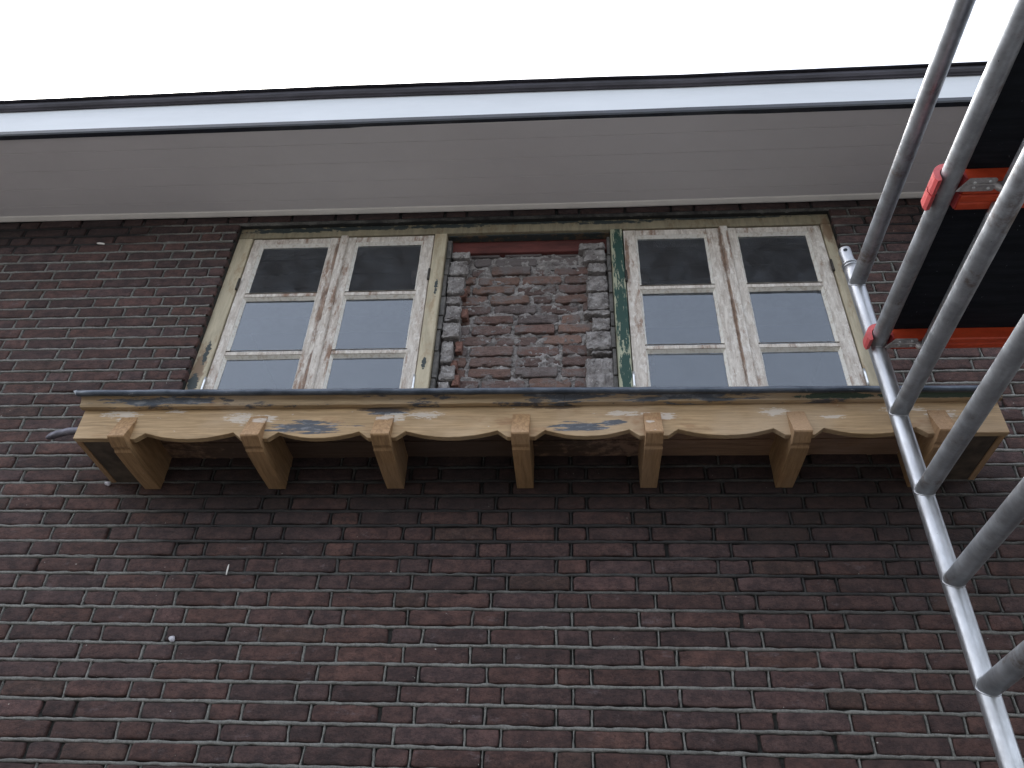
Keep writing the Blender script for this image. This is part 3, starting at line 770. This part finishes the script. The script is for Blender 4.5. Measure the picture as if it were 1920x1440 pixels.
# lead covering with a rolled front edge
bm = bmesh.new()
def roll(x):
    tl = -.026*(x+1.8)/3.25; P = []; cy, cz, r_ = -.352, -.276+tl, .0118
    for q in range(13):
        a = math.radians(60+q*23); P.append((cy+r_*math.cos(a), cz+r_*math.sin(a)))
    P += [(-.343, -.2655+tl), (.0115, -.2165), (.0115, -.2095)]
    return P[::-1]
lx = xs_range(-1.790, 1.440, .045)
long_extrude(bm, roll, lx, .0011, seed=4); from_bm('lead_flashing', bm, M_LEAD, canopy, True)
bm = bmesh.new()   # folded lead end, tapering point
vs_ = [bm.verts.new(p) for p in ((-1.790, -.364, -.270), (-1.790, -.345, -.266), (-1.812, -.352, -.2655), (-1.790, -.356, -.288), (-1.800, -.350, -.276))]
for q in ((0, 1, 2), (0, 2, 3), (2, 1, 4), (2, 4, 3), (1, 0, 3), (1, 3, 4)): bm.faces.new([vs_[i] for i in q])
from_bm('lead_fold', bm, M_LEAD, canopy)

# brackets: horizontal cantilever beams with a sloped nose and a notch underneath
def bracket(cx, k):
    hw = .0305+rnd.uniform(-.0015, .0015); R = random.Random(k)
    prof = [(.012, -.326), (.012, -.466), (-.004, -.4725), (-.10, -.4765), (-.19, -.4775), (-.262, -.4765), (-.270, -.4700), (-.282, -.4700), (-.290, -.4735), (-.336, -.4610), (-.3405, -.4565),
            (-.3010, -.3560), (-.3005, -.350), (-.27, -.326)]
    bm = bmesh.new()
    sk = R.uniform(-.003, .003)
    lft = [bm.verts.new((cx-hw+R.uniform(-.0006, .0006)+sk*(y/-.34), y, z+R.uniform(-.0006, .0006))) for y, z in prof]
    rgt = [bm.verts.new((cx+hw+R.uniform(-.0006, .0006)+sk*(y/-.34), y, z+R.uniform(-.0006, .0006))) for y, z in prof]
    m_ = len(prof)
    for i in range(m_): bm.faces.new((lft[i], lft[(i+1) % m_], rgt[(i+1) % m_], rgt[i]))
    bm.faces.new(lft[::-1]); bm.faces.new(rgt)
    bmesh.ops.recalc_face_normals(bm, faces=bm.faces)
    es = [e for e in bm.edges if e.calc_length() > .02 or abs(e.verts[0].co.x-e.verts[1].co.x) > .01]
    bmesh.ops.bevel(bm, geom=[e for e in es if abs(e.calc_face_angle(0)) > .6], offset=.0022, segments=2, affect='EDGES', profile=.6)
    o = from_bm('bracket', bm, M_BRACKET, canopy); return o
for k, c_ in enumerate(centers): bracket(c_, k)

# short end of bent pipe sticking out of the wall beside the canopy
pipe = empty('pipe_stub', (-1.80, .0, -.275))
tag(pipe, 'short bent dark pipe end sticking out at the left end of the canopy', 'pipe')
bm = bmesh.new()
path = [(-1.775, -.06, -.268), (-1.83, -.085, -.262), (-1.89, -.10, -.264), (-1.945, -.11, -.274), (-1.985, -.115, -.290), (-2.012, -.118, -.305)]
prev = None; seg = 14
for i, p in enumerate(path):
    p = Vector(p); d = (Vector(path[min(i+1, len(path)-1)])-Vector(path[max(i-1, 0)])).normalized(); s_ = d.cross(Vector((0, 0, 1))).normalized(); t_ = s_.cross(d)
    ring = [bm.verts.new(p+s_*.015*math.cos(a)+t_*.015*math.sin(a)+(d*.012*math.sin(a*2) if i == len(path)-1 else Vector((0, 0, 0)))) for a in (2*math.pi*j/seg for j in range(seg))]
    if prev:
        for j in range(seg): bm.faces.new((prev[j], prev[(j+1) % seg], ring[(j+1) % seg], ring[j]))
    prev = ring
inn = []
pl = Vector(path[-1]); 
for j in range(seg):
    a = 2*math.pi*j/seg; inn.append(bm.verts.new(pl+s_*.0105*math.cos(a)+t_*.0105*math.sin(a)+d*.010*math.sin(a*2)))
deep = [bm.verts.new(v_.co-d*.05) for v_ in inn]
for j in range(seg):
    jn = (j+1) % seg; bm.faces.new((prev[j], prev[jn], inn[jn], inn[j])); bm.faces.new((inn[j], inn[jn], deep[jn], deep[j]))
bm.faces.new(deep)
from_bm('pipe_end', bm, M_STUB, pipe, True)

# ------------------------------------------------------------------ scaffold tower end frame
SX, SY, SR = .956, -.60, .0254
frame = empty('scaffold_end_frame', (SX, SY-.67, G))
tag(frame, 'aluminium ladder frame of a scaffold tower with thick round rungs in front of the canopy', 'scaffold frame')
def standard(y):
    bm = bmesh.new(); tube_mesh(bm, (SX, y, G+.06), (SX, y, .045), SR, 40, rings=60, wob=.002)
    o = from_bm('standard', bm, M_STANDARD, frame, True)
    bm = bmesh.new(); tube_mesh(bm, (SX-.001, y, .035), (SX-.004, y, .118), .0205, 36, rings=6, inner=.0175)
    # locking hole seen near the top
    sp = from_bm('spigot', bm, M_STANDARD, o, True)
    bm = bmesh.new(); tube_mesh(bm, (SX-.001, y, .040), (SX-.001, y, .047), .0268, 36, rings=2); tube_mesh(bm, (SX-.001, y, .029), (SX-.001, y, .034), .0265, 36, rings=2)
    from_bm('collar', bm, M_STANDARD, o, True)
    d_ = Vector((-.28, -.95, 0)).normalized(); c0 = Vector((SX-.0035, y, .100))
    bm = bmesh.new(); tube_mesh(bm, c0+d_*.0150, c0+d_*.0212, .0068, 20, rings=1)
    from_bm('pin_hole', bm, M_PLY, o)
    bm = bmesh.new(); tube_mesh(bm, (SX, y, G+.001), (SX, y, G+.06), .045, 24, rings=2); from_bm('foot', bm, M_PLY, o)
    return o
standard(SY); standard(SY-1.35)
RZ = [-.051, -.318, -.583, -.847, -1.108, -1.372, -1.632, -1.896, -2.16, -2.424, -2.688, -2.952, -3.216]
for k, z in enumerate(RZ):
    bm = bmesh.new(); tube_mesh(bm, (SX, SY-.012, z), (SX, SY-1.338, z), SR*.985, 40, rings=26, wob=.0015)
    o = from_bm('rung', bm, M_RUNG, frame, True)
    bm = bmesh.new()      # weld bead where rung meets standard
    seg = 40; rg = []
    for i in range(seg):
        a = 2*math.pi*i/seg; cx_, cz_ = math.cos(a)*SR*.99, math.sin(a)*SR*.99
        ys = SY-math.sqrt(max(0, SR**2-cx_**2)) if abs(cx_) < SR else SY
        ctr = Vector((SX+cx_, ys, z+cz_)); ring = []
        for j in range(8):
            b_ = 2*math.pi*j/8; ring.append(bm.verts.new(ctr+Vector((math.cos(a)*math.cos(b_), -math.sin(b_), math.sin(a)*math.cos(b_)))*.0022*rnd.uniform(.8, 1.2)))
        rg.append(ring)
    for i in range(seg):
        A_, B_ = rg[i], rg[(i+1) % seg]
        for j in range(8): bm.faces.new((A_[j], A_[(j+1) % 8], B_[(j+1) % 8], B_[j]))
    from_bm('weld', bm, M_STANDARD, o, True)

# ------------------------------------------------------------------ platforms resting on the second rung
PZ = -.344
def platform(y_far, y_near, label, crossbar=True):
    """y_far is nearer the wall; both rails, deck, hooks over the rung, riveted catch plates"""
    PX0, PX1 = SX+.034, SX+2.45
    t_ = empty('scaffold_platform', ((PX0+PX1)/2, (y_far+y_near)/2, PZ))
    tag(t_, label, 'scaffold platform', 'platforms resting on the scaffold rung')
    bm = bmesh.new(); add_box(bm, PX0, PX1, y_near+.002, y_far-.002, PZ+.046, PZ+.058, .0015); from_bm('deck', bm, M_PLY, t_)
    for side, ya, yb in ((1, y_far-.047, y_far), (-1, y_near, y_near+.047)):
        bm = bmesh.new()
        a0, a1, zb_, zt_ = ya, yb, PZ, PZ+.043
        long_extrude(bm, [(a0, zt_), (a0, zb_+.004), (a0+.003, zb_), ((a0+a1)/2-.004, zb_+.0005), ((a0+a1)/2, zb_+.003), ((a0+a1)/2+.004, zb_+.0005), (a1-.003, zb_), (a1, zb_+.004), (a1, zt_)], xs_range(PX0, PX1, .2), .0004, seed=int(a0*99))
        rl = from_bm('side_rail', bm, M_RED, t_)
        # hook curling over the rung
        bm = bmesh.new(); yc = (ya+yb)/2; hw_ = .0225; P = []
        cz_, cx_ = RZ[1], SX
        for q in range(0, 13):
            a = math.radians(-5+q*15); P.append((cx_+.043*math.cos(a)*1.0, cz_+.043*math.sin(a)))
        P2 = [(cx_+.0275*math.cos(math.radians(-5+q*15)), cz_+.0275*math.sin(math.radians(-5+q*15))) for q in range(0, 13)]
        P = P+[(cx_-.044, cz_-.014), (cx_-.040, cz_-.026), (cx_-.029, cz_-.022), (cx_-.028, cz_-.008)]+P2[::-1]+[(cx_+.030, PZ+.006), (cx_+.06, PZ+.006), (cx_+.06, PZ+.040)]
        f1 = [bm.verts.new((x, yc-hw_, z)) for x, z in P]; f2 = [bm.verts.new((x, yc+hw_, z)) for x, z in P]; m_ = len(P)
        for i in range(m_): bm.faces.new((f1[i], f1[(i+1) % m_], f2[(i+1) % m_], f2[i]))
        bm.faces.new(f1); bm.faces.new(f2[::-1])
        from_bm('hook', bm, M_CLAW, t_)
        # riveted plate under the end of the rail
        if side < 0: continue
        yp0, yp1 = (ya-.006, yb-.014) if side > 0 else (ya+.002, yb-.006)
        px0 = SX+.022
        bm = bmesh.new()
        zz = PZ-.0012
        Pp = [(px0-.01, yp1), (px0+.012, yp0), (px0+.074, yp0), (px0+.079, yp0+.004), (px0+.079, yp1-.003), (px0+.075, yp1)]
        q1 = [bm.verts.new((x, y, zz)) for x, y in Pp]; q2 = [bm.verts.new((x, y, zz-.003)) for x, y in Pp]
        for i in range(len(Pp)): bm.faces.new((q1[i], q1[(i+1) % len(Pp)], q2[(i+1) % len(Pp)], q2[i]))
        bm.faces.new(q1); bm.faces.new(q2[::-1])
        add_box(bm, px0+.008, px0+.077, (yp0+yp1)/2-.004, (yp0+yp1)/2-.001, zz-.008, zz-.0032, .0006)
        pl_ = from_bm('catch_plate', bm, M_PLATE, t_)
        for (rx, ry) in ((px0+.028, yp1-.012), (px0+.064, yp1-.009), (px0+.026, yp0+.012), (px0+.062, yp0+.009)):
            bm = bmesh.new(); bmesh.ops.create_uvsphere(bm, u_segments=12, v_segments=8, radius=.0042)
            for v_ in bm.verts: v_.co = Vector((v_.co.x+rx, v_.co.y+ry, v_.co.z*.7+zz-.004))
            from_bm('rivet', bm, M_SILVER, pl_, True)
    if crossbar:
        bm = bmesh.new(); tube_mesh(bm, (SX+.122, y_far-.035, PZ-.0145), (SX+.122, y_near+.02, PZ-.0145), .0135, 24, rings=10, wob=.002)
        o = from_bm('crossbar', bm, M_RUNG, t_, True)
        bm = bmesh.new(); tube_mesh(bm, (SX+.112, y_far-.030, PZ-.013), (SX+.112, y_far-.040, PZ-.013), .0175, 24, rings=2); from_bm('crossbar_end', bm, M_PLATE, o, True)
    return t_
platform(-.610, -1.204, 'black scaffold deck with red side rails, the one closer to the brick wall')
platform(-1.2065, -1.79, 'black scaffold deck with red side rails, the one farther out from the wall')
